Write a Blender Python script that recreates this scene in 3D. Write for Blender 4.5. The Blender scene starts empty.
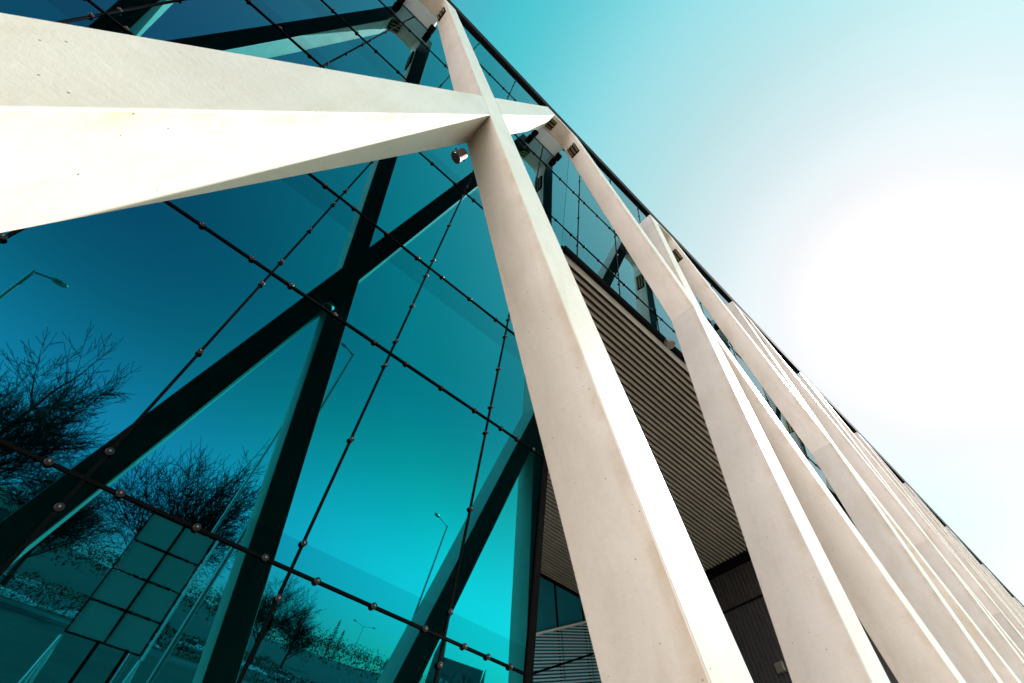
import bpy, bmesh, math, random
from mathutils import Vector, Matrix, noise
R = math.radians
sc = bpy.context.scene
COL = sc.collection
rnd = random.Random(7)

# ------------------------------------------------------------------ frame of the facade
# x runs along the facade, y into the building, z up the slanted plane of the concrete
# frames. The whole facade leans outward by LEAN; origin is at eye height.
LEAN = R(5.0)
EYE = 1.6
A0, PITCH, VA, TA = -2.0455, 5.0730, 19.145, 0.22619      # apex, spacing, height, slope
WU = 0.376 / 2 * math.sqrt(1 + TA * TA)                   # half width of a strut along x
YF, YB = 1.0, 1.48                                        # front and back of the struts
GA, GY = R(9.568), 4.668                                  # glass: lean against the frames
ROOTM = Matrix.Translation((0, 0, EYE)) @ Matrix.Rotation(LEAN, 4, 'X')

def gp(u, v, off=0.0):
    """a point on the glass plane, off metres in front of it (facade frame)"""
    return Vector((u, GY - v * math.sin(GA) - off * math.cos(GA), v * math.cos(GA) - off * math.sin(GA)))

# ------------------------------------------------------------------ helpers
class MB:
    def __init__(s): s.v = []; s.f = []; s.smooth = False
    def add(s, vs, fs):
        b = len(s.v); s.v += [tuple(p) for p in vs]; s.f += [tuple(b + i for i in f) for f in fs]; return s
    def hexa(s, a, b):
        """a, b: two matching loops of n points"""
        n = len(a)
        s.add(list(a) + list(b), [tuple(range(n - 1, -1, -1)), tuple(range(n, 2 * n))] +
              [(i, (i + 1) % n, n + (i + 1) % n, n + i) for i in range(n)])
        return s
    def box(s, lo, hi):
        x0, y0, z0 = lo; x1, y1, z1 = hi
        return s.hexa([(x0, y0, z0), (x1, y0, z0), (x1, y1, z0), (x0, y1, z0)],
                      [(x0, y0, z1), (x1, y0, z1), (x1, y1, z1), (x0, y1, z1)])
    def tube(s, p, q, r0, r1=None, n=8, caps=True):
        r1 = r0 if r1 is None else r1
        p, q = Vector(p), Vector(q); d = (q - p)
        if d.length < 1e-6: return s
        d.normalize()
        a = d.orthogonal().normalized(); b = d.cross(a)
        A = [p + (a * math.cos(t) + b * math.sin(t)) * r0 for t in [2 * math.pi * i / n for i in range(n)]]
        B = [q + (a * math.cos(t) + b * math.sin(t)) * r1 for t in [2 * math.pi * i / n for i in range(n)]]
        fs = [(i, (i + 1) % n, n + (i + 1) % n, n + i) for i in range(n)]
        if caps: fs += [tuple(range(n - 1, -1, -1)), tuple(range(n, 2 * n))]
        return s.add(A + B, fs)
    def lathe(s, prof, n=16, origin=(0, 0, 0), axis=None):
        vs = []; fs = []
        for r, z in prof:
            for i in range(n):
                t = 2 * math.pi * i / n; vs.append(Vector((r * math.cos(t), r * math.sin(t), z)))
        for k in range(len(prof) - 1):
            for i in range(n):
                fs.append((k * n + i, k * n + (i + 1) % n, (k + 1) * n + (i + 1) % n, (k + 1) * n + i))
        fs.append(tuple(range(n - 1, -1, -1))); fs.append(tuple((len(prof) - 1) * n + i for i in range(n)))
        if axis is not None:
            q = Vector((0, 0, 1)).rotation_difference(Vector(axis)); vs = [q @ v for v in vs]
        return s.add([v + Vector(origin) for v in vs], fs)
    def build(s, name, mat, parent=None, bevel=0, smooth=False):
        me = bpy.data.meshes.new(name); me.from_pydata(s.v, [], s.f); me.validate()
        bm = bmesh.new(); bm.from_mesh(me); bmesh.ops.recalc_face_normals(bm, faces=bm.faces)
        if smooth:
            for f in bm.faces: f.smooth = True
        bm.to_mesh(me); bm.free()
        me.materials.append(mat)
        o = bpy.data.objects.new(name, me); COL.objects.link(o)
        if parent is not None: o.parent = parent
        if bevel:
            m = o.modifiers.new('bevel', 'BEVEL'); m.width = bevel; m.segments = 2; m.limit_method = 'ANGLE'
        return o

def tag(o, label=None, cat=None, group=None, kind=None):
    if label: o['label'] = label
    if cat: o['category'] = cat
    if group: o['group'] = group
    if kind: o['kind'] = kind
    return o

def thing(name, label, cat, loc=(0, 0, 0), rz=0, group=None):
    o = bpy.data.objects.new(name, None); COL.objects.link(o)
    o.location = loc; o.rotation_euler = (0, 0, rz); o.empty_display_size = .3
    return tag(o, label, cat, group)

def facade_thing(name, label, cat, base, group=None):
    """an Empty at a point of the facade frame, turned with it"""
    o = thing(name, label, cat, (0, 0, 0), 0, group)
    o.location = ROOTM @ Vector(base); o.rotation_euler = (LEAN, 0, 0)
    return o

def copy_tree(o, parent=None):
    c = o.copy(); COL.objects.link(c)
    if parent is not None: c.parent = parent
    for ch in list(o.children): copy_tree(ch, c)
    return c

# ------------------------------------------------------------------ materials
def newmat(name):
    m = bpy.data.materials.new(name); m.use_nodes = True
    nt = m.node_tree; return m, nt, nt.nodes['Principled BSDF']

def simple(name, col, rough=.6, metal=0, spec=.5, var=.12, scale=6):
    m, nt, p = newmat(name)
    tc = nt.nodes.new('ShaderNodeTexCoord'); nz = nt.nodes.new('ShaderNodeTexNoise')
    nz.inputs['Scale'].default_value = scale; nz.inputs['Detail'].default_value = 6
    nt.links.new(tc.outputs['Object'], nz.inputs['Vector'])
    mx = nt.nodes.new('ShaderNodeMix'); mx.data_type = 'RGBA'
    mx.inputs[6].default_value = (*[c * (1 - var) for c in col], 1); mx.inputs[7].default_value = (*[min(1, c * (1 + var)) for c in col], 1)
    nt.links.new(nz.outputs['Fac'], mx.inputs[0]); nt.links.new(mx.outputs[2], p.inputs['Base Color'])
    p.inputs['Roughness'].default_value = rough; p.inputs['Metallic'].default_value = metal
    p.inputs['Specular IOR Level'].default_value = spec
    return m

def ramp(nt, src, stops, interp='LINEAR'):
    r = nt.nodes.new('ShaderNodeValToRGB'); r.color_ramp.interpolation = interp
    e = r.color_ramp.elements
    while len(e) < len(stops): e.new(.5)
    for i, (pos, c) in enumerate(stops):
        e[i].position = pos; e[i].color = (*c, 1) if len(c) == 3 else c
    nt.links.new(src, r.inputs['Fac']); return r.outputs['Color']

def nz(nt, vec, scale, detail=6, rough=.55, dist=0):
    n = nt.nodes.new('ShaderNodeTexNoise'); n.inputs['Scale'].default_value = scale
    n.inputs['Detail'].default_value = detail; n.inputs['Roughness'].default_value = rough
    n.inputs['Distortion'].default_value = dist
    nt.links.new(vec, n.inputs['Vector']); return n.outputs['Fac']

def mul(nt, a, b, fac=1.0, mode='MULTIPLY'):
    m = nt.nodes.new('ShaderNodeMix'); m.data_type = 'RGBA'; m.blend_type = mode
    m.inputs[0].default_value = fac
    for s, i in ((a, 6), (b, 7)):
        if isinstance(s, tuple): m.inputs[i].default_value = (*s, 1)
        else: nt.links.new(s, m.inputs[i])
    return m.outputs[2]

def concrete():
    m, nt, p = newmat('cast_concrete')
    tc = nt.nodes.new('ShaderNodeTexCoord'); ob = tc.outputs['Object']
    inf = nt.nodes.new('ShaderNodeObjectInfo')
    off = nt.nodes.new('ShaderNodeVectorMath'); off.operation = 'SCALE'; off.inputs[0].default_value = (37, 11, 53)
    nt.links.new(inf.outputs['Random'], off.inputs['Scale'])
    add = nt.nodes.new('ShaderNodeVectorMath'); add.operation = 'ADD'
    nt.links.new(ob, add.inputs[0]); nt.links.new(off.outputs[0], add.inputs[1]); v = add.outputs[0]
    mp = nt.nodes.new('ShaderNodeMapping'); mp.inputs['Scale'].default_value = (1, 1, .3)
    nt.links.new(v, mp.inputs['Vector']); vs = mp.outputs[0]
    base = ramp(nt, nz(nt, v, 1.1, 8), [(.3, (.65, .575, .495)), (.7, (.74, .665, .58))])
    streak = ramp(nt, nz(nt, vs, 2.6, 10, .62, .6), [(.48, (1, 1, 1)), (.60, (.90, .84, .75)), (.76, (.70, .59, .46))])
    fine = ramp(nt, nz(nt, v, 26, 8, .7), [(.3, (.93, .92, .90)), (.7, (1, 1, 1))])
    sm = nt.nodes.new('ShaderNodeMix'); sm.data_type = 'RGBA'
    am = nt.nodes.new('ShaderNodeMapRange'); nt.links.new(inf.outputs['Random'], am.inputs[0])
    for i_, v_ in enumerate((0, 1, .10, .70)): am.inputs[i_ + 1].default_value = v_
    nt.links.new(am.outputs[0], sm.inputs[0]); sm.inputs[6].default_value = (1, 1, 1, 1); nt.links.new(streak, sm.inputs[7])
    c = mul(nt, mul(nt, mul(nt, base, sm.outputs[2]), fine), ramp(nt, inf.outputs['Random'], [(0, (.90, .88, .87)), (.5, (1, .99, .97)), (1, (1, 1, 1))]))
    mr = nt.nodes.new('ShaderNodeMapping'); mr.inputs['Scale'].default_value = (1, 1, .07); nt.links.new(v, mr.inputs['Vector'])
    c = mul(nt, c, ramp(nt, nz(nt, mr.outputs[0], 11, 6, .6), [(.50, (1, 1, 1)), (.66, (.965, .95, .925)), (.80, (.88, .83, .76))]))
    # weathered line along the front arris of the sides
    sp = nt.nodes.new('ShaderNodeSeparateXYZ'); nt.links.new(ob, sp.inputs[0])
    e1 = nt.nodes.new('ShaderNodeMapRange'); e1.interpolation_type = 'SMOOTHSTEP'
    for i_, v_ in enumerate((-.225, -.13, 1, 0)): e1.inputs[i_ + 1].default_value = v_
    nt.links.new(sp.outputs['Y'], e1.inputs[0])
    e2 = nt.nodes.new('ShaderNodeMath'); e2.operation = 'GREATER_THAN'; e2.inputs[1].default_value = -.2325; nt.links.new(sp.outputs['Y'], e2.inputs[0])
    e3 = nt.nodes.new('ShaderNodeMath'); e3.operation = 'MULTIPLY'; nt.links.new(e1.outputs[0], e3.inputs[0]); nt.links.new(e2.outputs[0], e3.inputs[1])
    e4 = nt.nodes.new('ShaderNodeMath'); e4.operation = 'MULTIPLY'; nt.links.new(e3.outputs[0], e4.inputs[0])
    nt.links.new(ramp(nt, nz(nt, v, 3.5, 8, .65), [(.38, (0, 0, 0)), (.70, (1, 1, 1))]), e4.inputs[1])
    em = nt.nodes.new('ShaderNodeMix'); em.data_type = 'RGBA'; nt.links.new(e4.outputs[0], em.inputs[0])
    nt.links.new(c, em.inputs[6]); nt.links.new(mul(nt, c, (.80, .72, .61)), em.inputs[7]); c = em.outputs[2]
    vo = nt.nodes.new('ShaderNodeTexVoronoi'); vo.inputs['Scale'].default_value = 16; vo.inputs['Randomness'].default_value = 1
    nt.links.new(v, vo.inputs['Vector'])
    gate = ramp(nt, nz(nt, v, 5.1, 2), [(.30, (0, 0, 0)), (.56, (.072, .072, .072))])
    lt = nt.nodes.new('ShaderNodeMath'); lt.operation = 'LESS_THAN'
    nt.links.new(vo.outputs['Distance'], lt.inputs[0]); nt.links.new(gate, lt.inputs[1])
    mx = nt.nodes.new('ShaderNodeMix'); mx.data_type = 'RGBA'
    nt.links.new(lt.outputs[0], mx.inputs[0]); nt.links.new(c, mx.inputs[6]); mx.inputs[7].default_value = (.19, .155, .12, 1)
    nt.links.new(mx.outputs[2], p.inputs['Base Color'])
    p.inputs['Roughness'].default_value = .42; p.inputs['Specular IOR Level'].default_value = .5
    b = nt.nodes.new('ShaderNodeBump'); b.inputs['Strength'].default_value = .12; b.inputs['Distance'].default_value = .02
    nt.links.new(nz(nt, v, 18, 8, .65), b.inputs['Height']); nt.links.new(b.outputs[0], p.inputs['Normal'])
    return m

def coated_glass():
    m, nt, p = newmat('teal_coated_glass')
    tc = nt.nodes.new('ShaderNodeTexCoord')
    inf = nt.nodes.new('ShaderNodeObjectInfo')
    c = ramp(nt, inf.outputs['Random'], [(0, (.006, .205, .25)), (1, (.010, .255, .305))])
    # darker bands in the pane colour stand in for floors behind the glass
    sp = nt.nodes.new('ShaderNodeSeparateXYZ'); nt.links.new(tc.outputs['Object'], sp.inputs[0])
    band = None
    for lo, hi in ((6.95, 7.45), (1.2, 2.78), (12.1, 12.7), (10.5, 10.85)):
        z0, z1 = lo * math.cos(GA), hi * math.cos(GA)
        a = nt.nodes.new('ShaderNodeMath'); a.operation = 'COMPARE'; a.inputs[1].default_value = (z0 + z1) / 2; a.inputs[2].default_value = (z1 - z0) / 2
        nt.links.new(sp.outputs['Z'], a.inputs[0])
        if band is None: band = a.outputs[0]
        else:
            s = nt.nodes.new('ShaderNodeMath'); s.operation = 'MAXIMUM'
            nt.links.new(band, s.inputs[0]); nt.links.new(a.outputs[0], s.inputs[1]); band = s.outputs[0]
    mx = nt.nodes.new('ShaderNodeMix'); mx.data_type = 'RGBA'
    nt.links.new(band, mx.inputs[0]); nt.links.new(c, mx.inputs[6])
    nt.links.new(mul(nt, c, (.80, .82, .84)), mx.inputs[7])
    nt.links.new(mx.outputs[2], p.inputs['Base Color'])
    p.inputs['Metallic'].default_value = 1; p.inputs['Roughness'].default_value = .012
    b = nt.nodes.new('ShaderNodeBump'); b.inputs['Strength'].default_value = .045; b.inputs['Distance'].default_value = .02
    nt.links.new(nz(nt, tc.outputs['Object'], .5, 2), b.inputs['Height']); nt.links.new(b.outputs[0], p.inputs['Normal'])
    return m

M = dict(
    concrete=concrete(), glass=coated_glass(),
    joint=simple('black_joint', (.004, .004, .0045), .8, spec=.05, var=.2, scale=30),
    clamp=simple('dark_steel', (.030, .022, .022), .45, .3, spec=.3, var=.25, scale=60),
    pin=simple('bright_steel', (.30, .25, .25), .4, .5, scale=60),
    bronze=simple('bronze_grille', (.16, .12, .05), .4, .7, scale=40),
    dark=simple('dark_metal', (.010, .009, .009), .8, 0, .0, scale=8),
    rim=simple('black_roof_rim', (.006, .006, .007), .8, 0, .1, scale=3),
    slat=simple('cream_metal', (.50, .435, .36), .45, .1, var=.22, scale=1.7),
    back=simple('dark_void', (.020, .016, .012), .8, scale=2),
    fascia=simple('cream_fascia', (.80, .75, .68), .45, var=.06, scale=3),
    ribs=simple('charcoal_cladding', (.085, .080, .080), .42, .3, var=.2, scale=2),
    plate=simple('pale_steel_plate', (.62, .70, .74), .35, .3, var=.05, scale=4),
    blue=simple('blue_glass', (.010, .24, .34), .15, 0, .4, var=.15, scale=.7),
    screen=simple('silver_louvre', (.50, .76, .80), .4, 0, var=.1, scale=5),
    silver=simple('silver_lamp', (.34, .29, .25), .4, .6, var=.15, scale=20),
    lens=simple('lamp_glass', (.05, .05, .05), .08, 0, .8),
    roof=simple('roof_felt', (.06, .06, .06), .9, scale=1),
    bark=simple('tree_bark', (.020, .016, .012), 1, spec=.1, var=.3, scale=9),
    conifer=simple('conifer_needles', (.013, .020, .012), 1, spec=.05, var=.4, scale=1),
    asphalt=simple('asphalt', (.034, .033, .032), .85, var=.25, scale=1.2),
    kerb=simple('granite_kerb', (.12, .11, .11), .8, scale=2),
    paint=simple('road_paint', (.72, .71, .68), .7, scale=3),
    snow=simple('old_snow', (.34, .34, .35), .7, var=.15, scale=1.2),
    hill=simple('winter_hill', (.032, .028, .021), .95, var=.5, scale=.03),
    pole=simple('galvanised_pole', (.22, .22, .22), .45, .6),
    wood=simple('twiggy_wood', (.022, .019, .014), 1, spec=.05, var=.4, scale=.2),
    brick=simple('dark_brick', (.07, .05, .04), .85, var=.25, scale=1),
    render=simple('pale_render', (.42, .38, .33), .85, var=.1, scale=.4),
    tile=simple('roof_tile', (.085, .06, .05), .8, scale=2),
    window=simple('window_glass', (.02, .03, .035), .1, 0, .7),
    board=simple('frosted_glass', (.46, .47, .47), .30, 0, .6, var=.15, scale=.6),
    white=simple('white_paint', (.88, .88, .86), .4, var=.02),
    tyre=simple('tyre_rubber', (.02, .02, .02), .8),
    car_a=simple('red_car_paint', (.30, .025, .02), .25, .2, var=.03), car_b=simple('silver_car_paint', (.30, .30, .30), .25, 0, var=.03),
    car_c=simple('grey_car_paint', (.12, .13, .14), .25, .4, var=.03), car_d=simple('blue_car_paint', (.03, .06, .14), .25, .3, var=.03),
)

def paving_mat(name, k):
    m, nt, p = newmat(name)
    tc = nt.nodes.new('ShaderNodeTexCoord'); v = tc.outputs['Object']
    br = nt.nodes.new('ShaderNodeTexBrick'); nt.links.new(v, br.inputs['Vector'])
    br.inputs['Scale'].default_value = 1; br.inputs['Brick Width'].default_value = 1.2; br.inputs['Row Height'].default_value = .6
    br.inputs['Mortar Size'].default_value = .012
    br.inputs['Color1'].default_value = (.070 * k, .062 * k, .054 * k, 1); br.inputs['Color2'].default_value = (.055 * k, .049 * k, .043 * k, 1); br.inputs['Mortar'].default_value = (.05, .045, .04, 1)
    c = mul(nt, br.outputs['Color'], ramp(nt, nz(nt, v, .15, 8), [(.3, (.75, .74, .72)), (.7, (1.1, 1.08, 1.05))]))
    nt.links.new(c, p.inputs['Base Color']); p.inputs['Roughness'].default_value = .85; p.inputs['Specular IOR Level'].default_value = .15
    return m
M['paving'] = paving_mat('plaza_paving', 1)
M['fore'] = paving_mat('bounce_forecourt_paving', 6.8)

def ground_mat():
    m, nt, p = newmat('winter_ground')
    tc = nt.nodes.new('ShaderNodeTexCoord'); v = tc.outputs['Object']
    c = ramp(nt, nz(nt, v, .045, 9, .6), [(.35, (.045, .04, .025)), (.56, (.07, .06, .04)), (.66, (.30, .30, .31)), (.78, (.42, .42, .43))])
    nt.links.new(c, p.inputs['Base Color']); p.inputs['Roughness'].default_value = .95; p.inputs['Specular IOR Level'].default_value = .1
    return m
M['ground'] = ground_mat()

# ------------------------------------------------------------------ concrete frames
ZTOP, ZFOOT, ZCROWN, ZSPRING = 17.0, -1.86, 16.70, 16.05
def strut_x(k, sgn, z, side):
    """x of an edge: sgn +1 = leg leaning down to the right, side -1/+1 = left/right edge"""
    return A0 + k * PITCH + sgn * (VA - z) * TA + side * WU

def prism_xz(mb, poly, y0=YF, y1=YB):
    return mb.hexa([(x, y0, z) for x, z in poly], [(x, y1, z) for x, z in poly])

NODE_DZ = WU * 2 / TA                    # the crossing spans z_node +- WU/TA... along each edge
def cross(kR, sideR, kL, sideL):
    """crossing of an edge of the right leg of frame kR with an edge of the left leg of frame kL"""
    # A0+kR*P+(VA-z)T+sR*W = A0+kL*P-(VA-z)T+sL*W
    d = ((kL - kR) * PITCH + (sideL - sideR) * WU) / (2 * TA); z = VA - d
    return strut_x(kR, 1, z, sideR), z

ORD = ['first', 'second', 'third', 'fourth', 'fifth', 'sixth', 'seventh', 'eighth', 'ninth', 'tenth', 'eleventh', 'twelfth', 'thirteenth', 'fourteenth', 'fifteenth', 'sixteenth', 'seventeenth', 'eighteenth', 'nineteenth', 'twentieth']
def frame_label(k):
    if k == 0: return 'concrete frame whose broad shaded leg with white sunlit edge runs down mid picture'
    if k == 1: return 'concrete frame whose huge nearest left leg crosses the upper left, white underneath'
    if k == 2: return 'concrete frame with brown stained leg bordering the slatted soffit on its right'
    if k == 3: return 'concrete frame whose leg just right of the stained leg glints near the bottom right'
    if k < 0: return 'pale concrete frame left of the camera, %s out of view, in the glass' % ORD[-k - 1]
    return 'slanting concrete frame, %s along the facade counted from the upper left towards the sun' % ORD[k]

FRAMES = range(-5, 19)
for k in FRAMES:
    ax = A0 + k * PITCH
    root = facade_thing('concrete_frame', frame_label(k), 'concrete frame', (ax, (YF + YB) / 2, ZFOOT), 'slanting concrete frames along the facade')
    org = Vector((ax, (YF + YB) / 2, ZFOOT))
    def put(mb, name, mat, bevel=0, smooth=False, parent=None):
        mb.v = [tuple(Vector(v) - org) for v in mb.v]
        return mb.build(name, mat, parent or root, bevel, smooth)
    zs = ZSPRING
    # right leg: one straight piece
    mb = MB(); prism_xz(mb, [(strut_x(k, 1, ZFOOT, -1), ZFOOT), (strut_x(k, 1, ZFOOT, 1), ZFOOT), (strut_x(k, 1, zs, 1), zs), (strut_x(k, 1, zs, -1), zs)])
    put(mb, 'strut', M['concrete'], .008)
    # left leg: cast in two pieces against the right leg of the frame before it
    aL, aR = cross(k - 1, 1, k, -1), cross(k - 1, 1, k, 1)
    mb = MB(); prism_xz(mb, [aL, aR, (strut_x(k, -1, zs, 1), zs), (strut_x(k, -1, zs, -1), zs)])
    put(mb, 'strut', M['concrete'], .008)
    bL, bR = cross(k - 1, -1, k, -1), cross(k - 1, -1, k, 1)
    mb = MB(); prism_xz(mb, [(strut_x(k, -1, ZFOOT, -1), ZFOOT), (strut_x(k, -1, ZFOOT, 1), ZFOOT), bR, bL])
    put(mb, 'strut', M['concrete'], .008)
    # head: flat top, rounded inner corner
    xiL, xiR = strut_x(k, -1, zs, 1), strut_x(k, 1, zs, -1)
    hw = (xiR - xiL) / 2
    arc = []
    for i in range(13):
        t = math.pi * i / 12
        e = .62
        cx, cz = math.cos(t), math.sin(t)
        arc.append((ax - hw * math.copysign(abs(cx) ** e, cx), zs + (ZCROWN - zs) * abs(cz) ** e))
    outer = [(strut_x(k, 1, zs, 1), zs), (strut_x(k, 1, ZTOP, 1), ZTOP), (strut_x(k, -1, ZTOP, -1), ZTOP), (strut_x(k, -1, zs, -1), zs)]
    mb = MB(); n = len(arc)
    # strips between the arc and the outside outline keep every face convex
    out = []
    for i in range(n):
        x, z = arc[i]
        f = i / (n - 1)
        if f <= .25: g_ = f / .25; a, b = outer[3], outer[2]
        elif f >= .75: g_ = (f - .75) / .25; a, b = outer[1], outer[0]
        else: g_ = (f - .25) / .5; a, b = outer[2], outer[1]
        out.append((a[0] + (b[0] - a[0]) * g_, a[1] + (b[1] - a[1]) * g_))
    vs = []; fs = []
    for y in (YF, YB):
        vs += [(x, y, z) for x, z in arc] + [(x, y, z) for x, z in out]
    N2 = 2 * n
    for i in range(n - 1):
        fs += [(i, i + 1, n + i + 1, n + i), (N2 + i + 1, N2 + i, N2 + n + i, N2 + n + i + 1),
               (i, N2 + i, N2 + i + 1, i + 1), (n + i, n + i + 1, N2 + n + i + 1, N2 + n + i)]
    fs += [(0, n, N2 + n, N2), (n - 1, N2 + n - 1, N2 + 2 * n - 1, 2 * n - 1)]
    mb.add(vs, fs); put(mb, 'frame_head', M['concrete'])
    # steel plate closing the gap between head and glass
    mb = MB(); ph = .50
    yg = GY - 16.57 * math.tan(GA) - .012
    mb.hexa([(ax - ph, YB + .003, 16.57), (ax + ph, YB + .003, 16.57), (ax + ph, yg, 16.57), (ax - ph, yg, 16.57)],
            [(ax - ph, YB + .003, 16.95), (ax + ph, YB + .003, 16.95), (ax + ph, yg - .07, 16.95), (ax - ph, yg - .07, 16.95)])
    put(mb, 'head_plate', M['plate'], .01)
    for sx in (-1, 1):
        # glass bracket at each corner of the plate
        cx = ax + sx * (ph + .02)
        mb = MB(); mb.hexa([(cx - .08, yg - .19, 16.32), (cx + .08, yg - .19, 16.32), (cx + .08, yg + .025, 16.32), (cx - .08, yg + .025, 16.32)],
                           [(cx - .08, yg - .19, 16.56), (cx + .08, yg - .19, 16.56), (cx + .08, yg - .015, 16.56), (cx - .08, yg - .015, 16.56)])
        put(mb, 'glass_bracket', M['dark'], .01)
        # slotted grille let into the inner side of the leg just under the head
        zc = 15.72; xc = strut_x(k, sx, zc, -sx)
        d = Vector((sx * -TA, 0, 1)).normalized()
        d = Vector((-sx * TA, 0, 1)).normalized(); nrm = Vector((-sx * 1, 0, -TA)).normalized()
        if sx < 0: xc, zc, d, nrm = ax - hw * .66, 16.52, Vector((.78, 0, .62)), Vector((.62, 0, -.78))
        c = Vector((xc, (YF + YB) / 2 + .01, zc)); yv = Vector((0, 1, 0))
        def slab(mbx, dc, half_d, half_y, t0, t1, dy=0):
            o = c + d * dc + yv * dy
            q = [o + d * a * half_d + yv * b * half_y for a, b in ((-1, -1), (1, -1), (1, 1), (-1, 1))]
            mbx.hexa([p + nrm * t0 for p in q], [p + nrm * t1 for p in q])
        mb = MB(); gh = .30 if sx > 0 else .17; slab(mb, 0, gh, .15, .003, .03); g = put(mb, 'vent_grille', M['dark'])
        mb = MB()
        for j in range(3): slab(mb, 0, gh - .01, .028, .031, .055, (j - 1) * .105)
        put(mb, 'grille_bar', M['bronze'], 0, False, g)

# ------------------------------------------------------------------ glass building
BX0, BX1 = -34.0, 112.0
XE = 4.12                                    # end of the low glass, start of the recess
XW = 18.5                                    # end wall of the recess
ZS = 11.72                                   # soffit
VS = ZS / math.cos(GA) + .02
VTOP = 20.45
VBOT = -1.98
bl = facade_thing('glass_building', 'teal glass building with black roof rim and slatted entrance soffit behind the concrete frames', 'building', (0, 0, 0))
GT = -.02
JU = [1.3 + 1.691 * k for k in range(-5, 11)]
JV = [2.527, 5.37, 7.475, 10.45, 12.85, 15.6, 18.2]
def pane(u0, u1, v0, v1, name='glass_pane'):
    g = .006; mb = MB()
    j = [rnd.uniform(-.0026, .0026) for _ in range(4)]
    f = [gp(u0 + g, v0 + g, j[0]), gp(u1 - g, v0 + g, j[1]), gp(u1 - g, v1 - g, j[2]), gp(u0 + g, v1 - g, j[0] + j[2] - j[1])]
    b = [p - (gp(0, 0, .024) - gp(0, 0, 0)) for p in f]
    mb.hexa(f, b); return mb.build(name, M['glass'], bl)
vlow = [VBOT] + JV + [VTOP]
ulow = [u for u in JU if u < XE - .3] + [XE]
for i in range(len(ulow) - 1):
    for j in range(len(vlow) - 1): pane(ulow[i], ulow[i + 1], vlow[j], vlow[j + 1])
vup = [VS] + [v for v in JV if v > VS + .3] + [VTOP]
uup = [XE] + [u for u in JU if u > XE + .3]
for i in range(len(uup) - 1):
    for j in range(len(vup) - 1): pane(uup[i], uup[i + 1], vup[j], vup[j + 1])
# the glass beyond, seen only as slivers: one part each
mbf = MB()
def far_panes(u0, u1, vs):
    n = max(1, round((u1 - u0) / 1.691)); du = (u1 - u0) / n
    for i in range(n):
        for j in range(len(vs) - 1):
            f = [gp(u0 + i * du + .01, vs[j] + .01), gp(u0 + (i + 1) * du - .01, vs[j] + .01), gp(u0 + (i + 1) * du - .01, vs[j + 1] - .01), gp(u0 + i * du + .01, vs[j + 1] - .01)]
            mbf.hexa(f, [p - (gp(0, 0, .024) - gp(0, 0, 0)) for p in f])
far_panes(uup[-1], BX1, vup); far_panes(BX0, ulow[0], vlow)
tag(mbf.build('far_glass_pane', M['glass'], bl), kind='stuff')

def strip(p, q, width, depth, name='glass_joint', mat='joint', off=.002, dirw=None):
    """a flat strip on the glass from p=(u,v) to q"""
    mb = MB(); du, dv = q[0] - p[0], q[1] - p[1]; L = math.hypot(du, dv); a, b = -dv / L * width / 2, du / L * width / 2
    c = [(p[0] + a, p[1] + b), (p[0] - a, p[1] - b), (q[0] - a, q[1] - b), (q[0] + a, q[1] + b)]
    mb.hexa([gp(u, v, off) for u, v in c], [gp(u, v, off + depth) for u, v in c])
    return mb.build(name, M[mat], bl)
for u in JU:
    if u < XE: strip((u, VBOT), (u, VTOP), .026, .010)
    else: strip((u, VS), (u, VTOP), .026, .010)
for v in JV:
    if v < VS: strip((BX0, v), (XE, v), .026, .015)
    else: strip((BX0, v), (BX1, v), .026, .015)
# clamps: near every crossing and half way along each edge
cl = []
for u in JU:
    for a, b in zip(vlow[:-1], vlow[1:]):
        if u > XE and a < VS - 1.5: continue
        lo = .24 if a > VBOT else .6; hi = .24 if b < VTOP else .5
        for v in (a + lo, (a + b) / 2, b - hi): cl.append((u, v))
for v in JV:
    if v < VS: us = [u for u in JU if u < XE] + [XE]
    else: us = JU
    for a, b in zip(us[:-1], us[1:]):
        for u in (a + .25, (a + b) / 2, b - .25):
            if u < XE - .05 or v > VS: cl.append((u, v))
cl = [c for c in cl if not (c[0] > XE and c[1] < VS + .2)]
def clamp_shape(mb, u, v, simple_=False):
    o = gp(u, v, .019); ax_ = gp(0, 0, 1) - gp(0, 0, 0)
    mb.lathe([(.026, 0), (.030, .004), (.030, .013), (.024, .019)], 14, o, ax_)
def camdist(c): return (gp(*c)).length
def inframe(c):
    p = gp(*c); m = ((.7347, -.6784, .0041), (.5694, .6133, -.5474), (.3689, .4045, .8368))
    x, y, z = (sum(a * b for a, b in zip(r, p)) for r in m)
    if z <= 0: return False
    px, py = 512 + 494.5 * x / z, 341.5 + 494.5 * y / z
    return -20 < px < 1044 and -20 < py < 703
cl.sort(key=lambda c: (not inframe(c), camdist(c)))
for u, v in cl[:96]:
    mb = MB(); clamp_shape(mb, u, v); o = mb.build('glass_clamp', M['clamp'], bl, 0)
    mb = MB(); mb.lathe([(.009, 0), (.009, .008)], 8, gp(u, v, .0385), gp(0, 0, 1) - gp(0, 0, 0)); mb.build('clamp_pin', M['pin'], o)
mb = MB()
for u, v in cl[96:]: clamp_shape(mb, u, v)
tag(mb.build('far_glass_clamp', M['clamp'], bl), kind='stuff')
# black roof rim
mb = MB()
rp = [(VTOP, -.03), (VTOP, .10), (VTOP + .34, .10), (VTOP + .34, -.5)]
mb.hexa([gp(BX0, v, o) for v, o in rp], [gp(BX1, v, o) for v, o in rp]); mb.build('roof_rim', M['rim'], bl)
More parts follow.
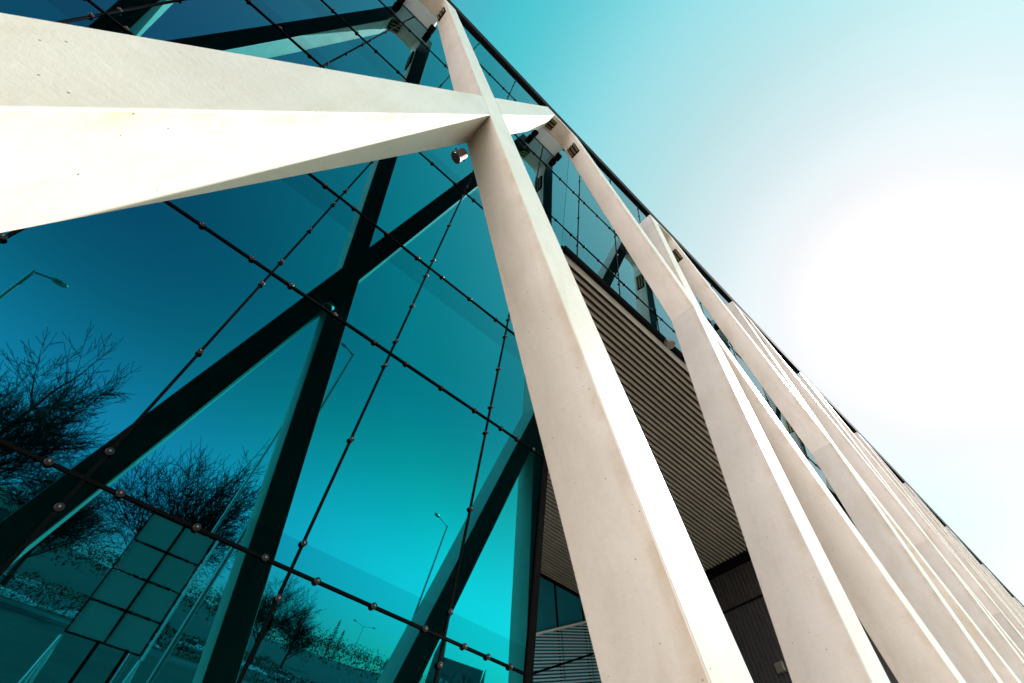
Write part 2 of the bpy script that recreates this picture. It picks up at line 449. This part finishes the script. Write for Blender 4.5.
# body of the building
zt = (VTOP + .2) * math.cos(GA); yt = GY - zt * math.tan(GA)
mb = MB(); mb.hexa([(BX0, yt + .4, zt), (BX1, yt + .4, zt), (BX1, 34, zt), (BX0, 34, zt)], [(BX0, yt + .4, zt + .25), (BX1, yt + .4, zt + .25), (BX1, 34, zt + .25), (BX0, 34, zt + .25)]); mb.build('roof', M['roof'], bl)
zb = -4.0
def sidewall(x0, x1, z0, z1, y1, mat, name):
    mb = MB()
    y = lambda z: GY - z * math.tan(GA) + .10
    mb.hexa([(x0, y(z0), z0), (x0, y1, z0), (x0, y1, z1), (x0, y(z1), z1)], [(x1, y(z0), z0), (x1, y1, z0), (x1, y1, z1), (x1, y(z1), z1)])
    return mb.build(name, M[mat], bl)
sidewall(BX0, BX0 + .3, zb, zt, 34, 'ribs', 'side_wall'); sidewall(BX1 - .3, BX1, zb, zt, 34, 'ribs', 'side_wall')
sidewall(XE - .16, XE - .01, zb, ZS, 13.1, 'dark', 'side_wall')
mb = MB(); mb.box((BX0, 33.7, zb), (BX1, 34.3, zt)); mb.build('rear_wall', M['ribs'], bl)
# corner post of the low glass
mb = MB(); q = [(XE - .02, -.03), (XE + .07, -.03), (XE + .07, .03), (XE - .02, .03)]
mb.hexa([gp(u, VBOT, o) for u, o in q], [gp(u, VS - .1, o) for u, o in q]); mb.build('corner_post', M['dark'], bl)
# soffit: dark board, slats along the facade, cream fascia and a dark line under the glass
ysf = GY - ZS * math.tan(GA)
YR = 13.2
so = MB().box((XE, ysf + .06, ZS + .10), (XW + .3, YR + .3, ZS + .22)).build('soffit', M['back'], bl)
mb = MB(); y = ysf + .33
while y < YR - .1:
    xs = [XE + .03, 7.72, 11.32, 14.92, XW - .03]
    for xa, xb in zip(xs[:-1], xs[1:]):
        e = rnd.uniform(-.004, .004); mb.box((xa + .008, y + e, ZS + rnd.uniform(-.004, .004)), (xb - .008, y + .068 + e, ZS + .06))
    y += .155
mb.build('soffit_slat', M['slat'], so)
mb = MB(); mb.box((XE + .03, ysf + .10, ZS - .05), (XW - .02, ysf + .23, ZS + .08)); mb.build('soffit_edge', M['fascia'], so, .006)
mb = MB(); q = [(VS - .16, -.06), (VS - .16, .05), (VS + .03, .05), (VS + .03, -.06)]
mb.hexa([gp(XE + .08, v, o) for v, o in q], [gp(BX1, v, o) for v, o in q]); mb.build('glass_sill', M['dark'], bl)
# end wall of the recess: ribbed cladding
mb = MB()
y = 3.0; ribs = []
prof = []
while y < YR + .1:
    prof += [(XW, y), (XW, y + .085), (XW + .05, y + .10), (XW + .05, y + .14)]; y += .155
lo = [(x, yy, zb) for x, yy in prof] + [(XW + .3, YR + .1, zb), (XW + .3, 3.0, zb)]
hi = [(x, yy, ZS - .12) for x, yy in prof] + [(XW + .3, YR + .1, ZS - .12), (XW + .3, 3.0, ZS - .12)]
mb.hexa(lo, hi); ew = mb.build('end_wall', M['ribs'], bl)
mb = MB(); mb.box((XW - .03, 3.2, ZS - .40), (XW - .004, YR, ZS - .06)); mb.build('wall_trim', M['dark'], ew)
mb = MB(); mb.box((XW - .012, 3.2, 9.95), (XW - .003, YR, 10.03)); mb.build('wall_trim', M['dark'], ew)
mb = MB(); mb.box((XW - .16, 6.95, 7.55), (XW - .004, 7.25, 7.85)); mb.build('wall_lamp', M['silver'], ew, .02)
# lower front beyond the recess, hidden behind the frames but for dark slivers
mb = MB(); mb.hexa([gp(XW + .31, VBOT, 0), gp(BX1, VBOT, 0), gp(BX1, VS - .17, 0), gp(XW + .31, VS - .17, 0)],
                   [gp(XW + .31, VBOT, -.2), gp(BX1, VBOT, -.2), gp(BX1, VS - .17, -.2), gp(XW + .31, VS - .17, -.2)]); mb.build('lower_wall', M['ribs'], bl)
# recessed blue glass wall with mullions
rg = MB().box((XE, YR, zb), (XW, YR + .12, ZS + .10)).build('recess_window', M['blue'], bl)
mb = MB()
for x in (4.9, 6.5, 8.1, 9.7, 11.3, 12.9, 14.5, 16.1, 17.7): mb.box((x - .03, YR - .05, zb), (x + .03, YR - .003, ZS + .09))
mb.build('mullion', M['joint'], rg)
MB().box((XE + .02, YR - .06, ZS - .14), (XW - .06, YR - .004, ZS + .09)).build('head_trim', M['joint'], rg)
# silver louvre screen that climbs along the recessed wall
sl = .50
def zt_s(x): return 9.15 + (x - 13.3) * sl
mb = MB()
for b0, b1 in ((11.2, 12.86), (12.94, 14.46), (14.54, 16.06), (16.14, 17.66)):
    zz = -8.0
    while zz < 12:
        # a slat climbing at .32, clipped to the bay and to the sloping top
        za, zb_ = zz + (b0 - 11.2) * .32, zz + (b1 - 11.2) * .32
        xa = b0; xb = b1
        if za > zt_s(b0) - .05:
            # starts above the top edge: find where it dips under
            xa = b0 + (za - zt_s(b0) + .05) / (sl - .32)
            if xa >= b1: zz += .11; continue
            za = zz + (xa - 11.2) * .32
        if za > -4:
            mb.hexa([(xa, YR - .20, za), (xb, YR - .20, zb_), (xb, YR - .15, zb_ + .02), (xa, YR - .15, za + .02)],
                    [(xa, YR - .20, za + .05), (xb, YR - .20, zb_ + .05), (xb, YR - .15, zb_ + .07), (xa, YR - .15, za + .07)])
        zz += .11
ls = mb.build('louvre_screen', M['screen'], bl)
mb = MB()
mb.hexa([(11.2, YR - .23, zt_s(11.2) - .02), (17.66, YR - .23, zt_s(17.66) - .02), (17.66, YR - .23, zt_s(17.66) + .06), (11.2, YR - .23, zt_s(11.2) + .06)],
        [(11.2, YR - .12, zt_s(11.2) - .02), (17.66, YR - .12, zt_s(17.66) - .02), (17.66, YR - .12, zt_s(17.66) + .06), (11.2, YR - .12, zt_s(11.2) + .06)])
mb.build('screen_rail', M['white'], ls)
for dz in (1.25, 2.9):
    mb = MB(); mb.hexa([(11.2, YR - .235, zt_s(11.2) - dz), (17.66, YR - .235, zt_s(17.66) - dz), (17.66, YR - .235, zt_s(17.66) - dz + .07), (11.2, YR - .235, zt_s(11.2) - dz + .07)],
            [(11.2, YR - .21, zt_s(11.2) - dz), (17.66, YR - .21, zt_s(17.66) - dz), (17.66, YR - .21, zt_s(17.66) - dz + .07), (11.2, YR - .21, zt_s(11.2) - dz + .07)])
    mb.build('screen_joint', M['joint'], ls)

# ------------------------------------------------------------------ floodlights
def floodlight(p, aim, label, s=1.0):
    t = facade_thing('floodlight', label, 'floodlight', p)
    aim = Vector(aim).normalized()
    mb = MB(); mb.lathe([(.07 * s, -.13 * s), (.105 * s, -.10 * s), (.12 * s, .10 * s), (.128 * s, .12 * s)], 18, (0, 0, 0), aim); h = mb.build('lamp_housing', M['silver'], t)
    mb = MB(); mb.lathe([(.105 * s, .121 * s), (.10 * s, .128 * s)], 18, (0, 0, 0), aim); mb.build('lens', M['lens'], h)
    side = aim.cross(Vector((0, 1, .2))).normalized(); up = Vector((0, .15, 1)).normalized()
    mb = MB()
    for sg in (-1, 1): mb.tube(side * sg * .125 * s, side * sg * .125 * s + up * .22 * s, .014 * s, n=6)
    mb.tube(side * -.135 * s + up * .22 * s, side * .135 * s + up * .22 * s, .016 * s, n=6)
    mb.build('yoke', M['dark'], t)
    return t
nx, nz_ = cross(0, -1, 1, 1)
floodlight((nx + .02, 1.62, nz_ - .18), (-.35, .55, -.75), 'small silver floodlight tucked under the crossing of the two nearest concrete legs', .7)
floodlight((8.3, 2.62, 11.50), (.2, -.3, -1), 'silver spotlight fixed to the cream soffit edge beside the stained leg', 1.0)

# ------------------------------------------------------------------ ground and streets (behind the camera, seen in the glass)
def sheet(name, x0, x1, y0, y1, z, mat, nx=1, ny=1, h=0):
    mb = MB(); vs = []; fs = []
    for j in range(ny + 1):
        for i in range(nx + 1): vs.append((x0 + (x1 - x0) * i / nx, y0 + (y1 - y0) * j / ny, z))
    for j in range(ny):
        for i in range(nx):
            a = j * (nx + 1) + i; fs.append((a, a + 1, a + nx + 2, a + nx + 1))
    mb.add(vs, fs); return tag(mb.build(name, M[mat]), kind='structure')
sheet('ground', -2500, 2500, -2500, 2500, -.02, 'ground')
mb = MB(); mb.box((-120, -56, -.3), (160, -16, 0)); tag(mb.build('plaza_paving', M['paving']), kind='structure')
mb = MB(); mb.box((-120, -15.997, -.3), (160, 60, .004)); tag(mb.build('bounce_forecourt', M['fore']), kind='structure')  # unseen apron, made pale to bounce sunlight onto the strut sides
mb = MB(); mb.box((-120, -56.35, -.3), (160, -56.003, .03)); tag(mb.build('kerb', M['kerb']), kind='structure')
sheet('road', -400, 400, -66, -57, -.015, 'asphalt')
mb = MB()
for i in range(-40, 40): mb.add([(i * 6, -61.6, -.011), (i * 6 + 3, -61.6, -.011), (i * 6 + 3, -61.45, -.011), (i * 6, -61.45, -.011)], [(0, 1, 2, 3)])
tag(mb.build('road_marking', M['paint']), kind='structure')
sheet('car_park', -60, 130, -120, -78, -.015, 'asphalt')
# hills on the horizon
mb = MB(); vs = []; fs = []
NX, NY = 120, 14
for j in range(NY + 1):
    for i in range(NX + 1):
        a = R(-75 + 150 * i / NX); d = 150 + 60 * j
        hgt = 13 + 7 * noise.noise(Vector((i * .06, 0, 3))) + 5 * noise.noise(Vector((i * .17, j * .2, 9)))
        prof_ = min(1, j / 5) * (1 - .3 * max(0, j - 8) / 6)
        vs.append((math.sin(a) * d, -math.cos(a) * d, -.6 + max(0, hgt) * prof_))
for j in range(NY):
    for i in range(NX):
        a = j * (NX + 1) + i; fs.append((a, a + 1, a + NX + 2, a + NX + 1))
mb.add(vs, fs); tag(mb.build('hills', M['hill'], smooth=True), kind='structure')

# ------------------------------------------------------------------ bare trees
def bare_tree(name, label, loc, height, seed, rz=0, lean=(0, 0), group=None, dense=1.0):
    r = random.Random(seed)
    t = thing(name, label, 'tree', loc, rz, group)
    trunk = MB(); crown = MB()
    def grow(p, d, L, rad, lvl):
        nseg = 3 if lvl < 3 else 2
        pts = [p]; cur = p; dd = d.copy()
        for i in range(nseg):
            dd = (dd + Vector((r.uniform(-1, 1), r.uniform(-1, 1), r.uniform(-.2, .6))) * (.16 if lvl else .07)).normalized()
            nxt = cur + dd * L / nseg
            r0 = rad * (1 - .45 * i / nseg); r1 = rad * (1 - .45 * (i + 1) / nseg)
            r0 = max(r0, .028); r1 = max(r1, .020)
            (trunk if lvl == 0 else crown).tube(cur, nxt, r0, r1, 8 if lvl == 0 else (5 if lvl < 3 else 3), caps=False)
            if lvl < 5 and (i > 0 or lvl > 0):
                k = r.choice((2, 2, 3)) if lvl < 3 else r.choice((1, 2, 2))
                if lvl == 0: k = 3
                for _ in range(k if r.random() < dense or lvl < 2 else 0):
                    ax_ = dd.orthogonal().normalized(); ax_.rotate(Matrix.Rotation(r.uniform(0, 6.283), 3, dd))
                    nd = (dd * math.cos(R(46)) + ax_ * math.sin(R(r.uniform(32, 62)))).normalized()
                    nd.z += .12; nd.normalize()
                    grow(cur.lerp(nxt, r.uniform(.3, 1)), nd, L * r.uniform(.52, .75), r1 * r.uniform(.45, .62), lvl + 1)
            cur = nxt
        if lvl < 5: grow(cur, dd, L * .68, rad * .55, lvl + 1)
    grow(Vector((0, 0, -.2)), Vector((lean[0], lean[1], 1)).normalized(), height * .36, height * .020, 0)
    trunk.build('trunk', M['bark'], t, smooth=True); crown.build('crown', M['bark'], t)
    return t
tr1 = bare_tree('bare_tree', 'bare broad tree at the far left of the reflection, above the dark beam', (-12.0, -53, 0), 24, 3, group='bare trees across the plaza', dense=.88)
tr2 = bare_tree('bare_tree', 'bare tall tree reflected behind the framed display board', (5.6, -60, 0), 23.5, 8, group='bare trees across the plaza', dense=.9)
tr3 = bare_tree('bare_tree', 'bare rounded tree reflected to the right of the dark middle beam', (36, -120, 0), 19, 21, group='bare trees across the plaza', dense=.62)
def tcopy(src, loc, rz, s, label):
    c = copy_tree(src); c.location = loc; c.rotation_euler.z = rz; c.scale = (s, s, s); c['label'] = label; return c
tcopy(tr1, (-31, -66, 0), 2.1, 1.0, 'bare tree left of the broad one, mostly out of the reflection')
tcopy(tr2, (-6, -78, 0), 1.1, .8, 'smaller bare tree reflected between the two large ones')
tcopy(tr3, (45, -128, 0), 2.6, .85, 'bare low tree reflected just right of the rounded one')
tcopy(tr1, (160, -226, 6), .7, .75, 'tiny bare tree reflected beside the church at the bottom edge')
tcopy(tr2, (28, -118, 0), 4.0, .7, 'bare narrow tree reflected left of the rounded one')

def conifer(loc, h, label):
    t = thing('conifer', label, 'tree', loc, 0, 'dark conifers on the skyline'); r = random.Random(int(h * 100))
    MB().tube((0, 0, -.3), (0, 0, h * .95), h * .018, .01, 6).build('trunk', M['bark'], t)
    mb = MB()
    for i in range(900):
        z = h * (.08 + .92 * r.random() ** 1.3); rad = h * .2 * (1 - z / h) + .05
        a = r.uniform(0, 6.283); d = rad * math.sqrt(r.random()); s = h * .02 + .12
        c = Vector((d * math.cos(a), d * math.sin(a), z - d * .35))
        e = Vector((math.cos(a), math.sin(a), -.4)) * s; w = Vector((-math.sin(a), math.cos(a), r.uniform(-.3, .3))) * s * .5
        mb.add([c - w, c + w, c + e], [(0, 1, 2)])
    mb.build('crown', M['conifer'], t)
for i, (x, y, z, h, lb) in enumerate(((72, -175, 6, 11, 'pointed dark conifer on the skyline, left of its pair'), (76, -178, 6, 9, 'shorter dark conifer on the skyline, right of its pair'), (58, -170, 4, 9.5, 'dark conifer on the skyline near the rounded bare tree'))):
    conifer((x, y, z), h, lb)
hg = thing('hedge', 'long dark hedge along the far side of the road', 'hedge', (10, -68.5, 0)); r = random.Random(11)
mb = MB()
for i in range(26000):
    c = Vector((r.uniform(-75, 75), r.uniform(-.9, .9), r.uniform(0, 1) ** .8)); c.z = c.z * (2.3 + .9 * noise.noise(Vector((c.x * .13, 2, 0))) + .5 * noise.noise(Vector((c.x * .7, 5, 0))))
    mb.add([c + Vector((r.uniform(-.16, .16), r.uniform(-.14, .14), r.uniform(-.12, .18))) for _ in range(3)], [(0, 1, 2)])
mb.build('foliage', M['conifer'], hg)
mb = MB()
for i in range(60): x = -74 + i * 2.5; mb.tube((x, 0, -.1), (x + r.uniform(-.3, .3), r.uniform(-.3, .3), 1.6), .06, .02, 6)
mb.build('stem', M['bark'], hg)
# far wood: twiggy mass along the hill, nobody could count it
r = random.Random(5); mb = MB()
for i in range(9000):
    a = R(r.uniform(-70, 70)); d = r.uniform(165, 330)
    if R(28) < a < R(36) and r.random() < .6: continue
    x, y = math.sin(a) * d, -math.cos(a) * d
    z = 2.5 + 9 * min(1, (d - 150) / 120); h = r.uniform(3, 8)
    for _ in range(4):
        c = Vector((x + r.uniform(-1.6, 1.6), y + r.uniform(-1.6, 1.6), z + h * r.uniform(.0, .7)))
        mb.add([c + Vector((r.uniform(-.5, .5), r.uniform(-.4, .4), r.uniform(-.3, .8))) for _ in range(3)], [(0, 1, 2)])
tag(mb.build('distant_wood', M['wood']), 'brown winter woodland covering the far hillside', 'woodland', kind='stuff')

# ------------------------------------------------------------------ buildings on the skyline
def house(loc, rz, w, d, h, rh, mat, label, n=4, fl=2):
    t = thing('house', label, 'house', loc, rz, 'houses on the far hillside')
    MB().box((-w / 2, -d / 2, -3), (w / 2, d / 2, h)).build('wall', M[mat], t)
    mb = MB(); e = .4
    mb.hexa([(-w / 2 - e, -d / 2 - e, h), (-w / 2 - e, d / 2 + e, h), (-w / 2 - e, 0, h + rh)], [(w / 2 + e, -d / 2 - e, h), (w / 2 + e, d / 2 + e, h), (w / 2 + e, 0, h + rh)])
    rf = mb.build('roof', M['tile'], t)
    MB().box((w * .2, -.4, h + rh * .4), (w * .2 + .8, .4, h + rh + 1.1)).build('chimney', M['brick'], rf)
    for f in range(fl):
        for i in range(n):
            x = -w / 2 + w * (i + .5) / n; z = 1 + f * 3
            MB().box((x - .5, d / 2 + .005, z), (x + .5, d / 2 + .06, z + 1.5)).build('window', M['window'], t)
house((118, -206, 5), R(30), 15, 9, 5, 3, 'render', 'pale long house below the church on the hillside', 6)
house((-46, -185, 5), R(10), 14, 9, 6, 4, 'render', 'pale house far left on the hill')
house((-28, -170, 4), R(-8), 18, 10, 6.5, 4, 'brick', 'dark brick house reflected low at the left')
ch = thing('church', 'dark church with pointed spires on the skyline at the bottom of the glass', 'church', (146, -208, 8), R(35))
MB().box((-9, -5, -3), (9, 5, 7)).build('nave_wall', M['brick'], ch)
mb = MB(); mb.hexa([(-9.3, -5.5, 7), (-9.3, 5.5, 7), (-9.3, 0, 13.5)], [(9.3, -5.5, 7), (9.3, 5.5, 7), (9.3, 0, 13.5)]); mb.build('roof', M['tile'], ch)
MB().box((-2.5, 5.003, -3), (2.5, 8, 6)).build('porch', M['brick'], ch)
mb = MB(); mb.hexa([(-2.8, 5.01, 6), (2.8, 5.01, 6), (0, 5.01, 10.5)], [(-2.8, 8.3, 6), (2.8, 8.3, 6), (0, 8.3, 10.5)]); mb.build('porch_roof', M['tile'], ch)
for x, y, w, h, sp in ((-11.2, 0, 4, 14, 11), (10.2, 4, 1.6, 8, 6.5), (10.2, -4, 1.6, 8, 6.5), (-3.4, 7.6, 1, 7, 4), (3.4, 7.6, 1, 7, 4)):
    tw = MB().box((x - w / 2, y - w / 2, -3), (x + w / 2, y + w / 2, h)).build('tower', M['brick'], ch)
    MB().add([(x - w / 2, y - w / 2, h), (x + w / 2, y - w / 2, h), (x + w / 2, y + w / 2, h), (x - w / 2, y + w / 2, h), (x, y, h + sp)], [(0, 1, 4), (1, 2, 4), (2, 3, 4), (3, 0, 4), (3, 2, 1, 0)]).build('spire', M['tile'], tw)
for x in (-7, -4.6, 4.6, 7): MB().box((x - .6, 5.005, 2), (x + .6, 5.06, 5.5)).build('window', M['window'], ch)

# ------------------------------------------------------------------ lamps, board, cars
def street_lamp(loc, h, label, arms=((1, 0),), arm=1.2, rz=0, hs=1.0):
    t = thing('street_lamp', label, 'street lamp', loc, rz, 'street lamps seen in the glass')
    MB().tube((0, 0, 0), (0, 0, h), .085, .05, 10).build('pole', M['pole'], t)
    for ax_, ay in arms:
        e = Vector((ax_ * arm, ay * arm, h + .22 * arm))
        a = MB().tube((0, 0, h - .05), e, .032, .026, 8).build('arm', M['pole'], t)
        mb = MB(); dv = Vector((ax_, ay, .1)).normalized()
        mb.lathe([(.05 * hs, -.05 * hs), (.13 * hs, .12 * hs), (.15 * hs, .35 * hs), (.10 * hs, .62 * hs), (.03 * hs, .70 * hs)], 12, e, dv); mb.build('lamp_head', M['silver'], a)
    return t
street_lamp((-6.2, -9.6, 0), 10.3, 'street lamp with single arm at the far left edge of the glass', ((1, -.25),), .42, hs=.6)
street_lamp((2.8, -8.5, 0), 13.2, 'slender pole with small hooked arm reflected right of the dark crossing', ((-1, 0),), .35, hs=.4)
street_lamp((2.95, -16.2, 0), 12.2, 'slender lamp pole reflected left of the dark middle beam', ((1, 0),), .3, hs=.35)
street_lamp((16.4, -22.3, 0), 13.5, 'lamp with one bent arm reflected beside the right dark beam', ((-1, .2),), .9, hs=.7)
street_lamp((50.4, -106, 0), 12.6, 'double armed street lamp low on the skyline', ((1, .2), (-1, -.2)), 1.9)
street_lamp((39, -128, 0), 11.0, 'double armed street lamp behind the rounded bare tree', ((1, .2), (-1, -.2)), 1.9)

bd = thing('display_board', 'tall framed display board with eight frosted panes on two dark posts', 'display board', (1.45, -12.6, 0))
x0, x1, z0, z1 = -.86, 1.34, 2.52, 6.20
fr = MB()
for x in (x0, (x0 + x1) / 2, x1): fr.box((x - .022, -.05, z0), (x + .022, .05, z1))
for i in range(5):
    z = z0 + (z1 - z0) * i / 4; fr.box((x0, -.045, z - .022), (x1, .045, z + .022))
fr.build('frame', M['dark'], bd)
for i in range(2):
    for j in range(4):
        xa = x0 + .04 + i * 1.10; za = z0 + .04 + j * .92
        MB().box((xa, -.02, za), (xa + 1.02, .02, za + .84)).build('pane', M['board'], bd)
for x in (.10, .95): MB().box((x - .05, -.13, 0), (x + .05, -.052, z1)).build('post', M['dark'], bd)
MB().tube((x1 + .10, .06, z0 - .1), (x1 + .10, .06, z1), .042, n=6).build('edge_rod', M['white'], bd)
for sx in (x0 - .02, x1 + .06):
    mb = MB()
    for dx in (-.22, 0, .22): mb.tube((sx, .06, z0 - .1), (sx + dx, .25, 0), .040, n=6)
    mb.build('stay_rod', M['white'], bd)

def make_car(loc, rz, mat, label):
    t = thing('parked_car', label, 'car', loc, rz, 'cars in the car park beyond the road')
    def sec(y, pts): return [(x, y, z) for x, z in pts]
    body = [(-2.1, .28), (2.1, .28), (2.15, .62), (2.0, .78), (1.1, .92), (-1.7, .95), (-2.1, .85)]
    MB().hexa(sec(-.86, body), sec(.86, body)).build('body', mat, t, .05)
    cab = [(-1.75, .94), (1.05, .91), (.35, 1.42), (-1.25, 1.45)]
    c2 = [(x * .97, z) for x, z in cab]
    MB().hexa(sec(-.74, c2), sec(.74, c2)).build('cabin', M['window'], t, .04)
    roof_ = [(-1.25, 1.44), (.33, 1.41), (.25, 1.49), (-1.15, 1.51)]
    MB().hexa(sec(-.72, roof_), sec(.72, roof_)).build('car_roof', mat, t, .02)
    for x in (-1.3, 1.35):
        for y in (-.80, .80):
            w = MB().lathe([(.31, -.1), (.33, -.06), (.33, .06), (.31, .1)], 16, (x, y, .33), (0, 1, 0)).build('wheel', M['tyre'], t)
            MB().lathe([(.19, -.105), (.19, .105)], 12, (x, y, .33), (0, 1, 0)).build('rim', M['pole'], w)
    for y in (-.6, .6):
        MB().box((2.08, y - .2, .6), (2.15, y + .2, .74)).build('headlight', M['white'], t)
        MB().box((-2.13, y - .2, .68), (-2.08, y + .2, .8)).build('tail_light', M['car_a'], t)
cars = [(12, -84, .2, 'car_a', 'red car in the far car park, nearest to the board'), (17, -84, .1, 'car_b', 'silver car in the near row of the far car park'), (22, -84, 3.2, 'car_c', 'grey car in the near row of the far car park'),
        (34, -92, .1, 'car_b', 'silver car in the far row of the far car park'), (40, -92, 3.3, 'car_d', 'blue car in the far row of the far car park'), (47, -92, .1, 'car_c', 'grey car at the right end of the far row'),
        (-9, -63, 0, 'car_c', 'grey car on the road at the left'), (55, -98, .2, 'car_b', 'silver car furthest right in the far car park')]
for x, y, a, mt, lb in cars: make_car((x, y, -.015), a + 1.57 if y < -70 else a, M[mt], lb)
# old snow banks
r = random.Random(2)
for i, (x, y, w, d, lb) in enumerate(((-6, -70, 9, 2.2, 'long bank of old snow across the road at the left'), (6, -72, 12, 2.5, 'bank of old snow at the edge of the far car park'), (26, -100, 16, 4, 'broad bank of old snow in the far car park'))):
    mb = MB(); vs = []; fs = []
    n, k = 18, 6
    for a in range(n + 1):
        for b in range(k + 1):
            s, q = a / n * 2 - 1, b / k * 2 - 1
            hgt = max(0, (1 - s * s) * (1 - q * q)) ** .5 * .7 * (1 + .5 * noise.noise(Vector((a * .5, b * .6, i * 7))))
            vs.append((s * w / 2, q * d / 2 * (1 + .2 * noise.noise(Vector((a * .4, 3, i)))), hgt - .05))
    for a in range(n):
        for b in range(k):
            o = a * (k + 1) + b; fs.append((o, o + 1, o + k + 2, o + k + 1))
    mb.add(vs, fs); o = mb.build('snow_bank', M['snow'], smooth=True); o.location = (x, y, 0); tag(o, lb, 'snow bank', 'banks of old snow')

# ------------------------------------------------------------------ light
SKYTINT = ((130, (6.0, 4.9, 3.8)), (104, (.75, .66, .56)), (93, (.31, .42, .36)), (72, (.28, .31, .305)), (50, (.114, .545, .37)), (43, (.183, .569, .374)), (35, (.333, .561, .374)), (27, (.358, .459, .317)), (21, (.333, .374, .28)), (14.5, (.272, .285, .24)), (8, (.211, .211, .195)))  # widest-angle stop: added warm sky glow, out of view, brightens shaded strut sides
SUN = Vector((.7209, -.225, .6541)).normalized()
el = math.asin(SUN.z)
w = bpy.data.worlds.new('World'); sc.world = w; w.use_nodes = True
nt = w.node_tree; bg = nt.nodes['Background']
sky = nt.nodes.new('ShaderNodeTexSky'); sky.sky_type = 'NISHITA'; sky.sun_disc = False
sky.sun_elevation = el; sky.sun_rotation = math.atan2(SUN.x, SUN.y)
sky.air_density = 1.0; sky.dust_density = .6; sky.ozone_density = .2
tcw = nt.nodes.new('ShaderNodeTexCoord')
def vmath(op, a, b=None):
    n = nt.nodes.new('ShaderNodeVectorMath'); n.operation = op; nt.links.new(a, n.inputs[0])
    if b is not None: n.inputs[1].default_value = b
    return n
def maprange(src, a, b, lo, hi, kind='SMOOTHSTEP'):
    n = nt.nodes.new('ShaderNodeMapRange'); n.interpolation_type = kind
    nt.links.new(src, n.inputs[0])
    for i, v in enumerate((a, b, lo, hi)): n.inputs[i + 1].default_value = v
    return n.outputs[0]
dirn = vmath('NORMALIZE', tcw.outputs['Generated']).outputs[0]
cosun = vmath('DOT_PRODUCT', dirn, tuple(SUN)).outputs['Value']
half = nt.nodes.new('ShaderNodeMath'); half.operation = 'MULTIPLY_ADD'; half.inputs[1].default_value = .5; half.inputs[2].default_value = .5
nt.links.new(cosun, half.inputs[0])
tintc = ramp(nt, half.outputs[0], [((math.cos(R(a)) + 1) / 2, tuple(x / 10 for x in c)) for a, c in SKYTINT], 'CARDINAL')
sepw = nt.nodes.new('ShaderNodeSeparateXYZ'); nt.links.new(dirn, sepw.inputs[0])
low = ramp(nt, sepw.outputs['Z'], [(0, (.40, .36, .50)), (.09, (.52, .47, .62)), (.18, (.62, .59, .67)), (.32, (.46, .49, .46)), (.44, (.375, .375, .385)), (.56, (.40, .40, .40)), (.75, (.5, .5, .5))], 'CARDINAL')
scl = nt.nodes.new('ShaderNodeVectorMath'); scl.operation = 'SCALE'
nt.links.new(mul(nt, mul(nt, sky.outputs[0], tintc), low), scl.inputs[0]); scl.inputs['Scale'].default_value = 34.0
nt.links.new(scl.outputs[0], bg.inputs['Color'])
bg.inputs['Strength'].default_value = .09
sl_ = bpy.data.lights.new('sun', 'SUN'); sl_.energy = 2.45; sl_.angle = R(.55); sl_.color = (1, .985, .97)
so_ = bpy.data.objects.new('sun', sl_); COL.objects.link(so_)
so_.rotation_euler = SUN.to_track_quat('Z', 'Y').to_euler(); so_.location = (30, -10, 40)

# ------------------------------------------------------------------ camera
rows = [Vector((.7347, -.6784, .0041)), Vector((.5694, .6133, -.5474)), Vector((.3689, .4045, .8368))]
rx = Matrix.Rotation(LEAN, 3, 'X')
X = (rx @ rows[0]).normalized(); Zc = -(rx @ rows[2]).normalized(); Yc = Zc.cross(X).normalized(); X = Yc.cross(Zc)
cam = bpy.data.cameras.new('camera'); cam.sensor_width = 36; cam.lens = 494.516 / 1024 * 36; cam.clip_end = 6000; cam.clip_start = .05
co = bpy.data.objects.new('camera', cam); COL.objects.link(co)
mw = Matrix((X, Yc, Zc)).transposed().to_4x4(); mw.translation = (0, 0, EYE); co.matrix_world = mw
sc.camera = co
sc.view_settings.view_transform = 'Standard'; sc.view_settings.look = 'None'; sc.view_settings.gamma = 1
sc.view_settings.exposure = 2.1
sc.cycles.max_bounces = 8; sc.cycles.glossy_bounces = 5; sc.cycles.diffuse_bounces = 4
sc.cycles.use_denoising = True; sc.cycles.caustics_reflective = False; sc.cycles.caustics_refractive = False
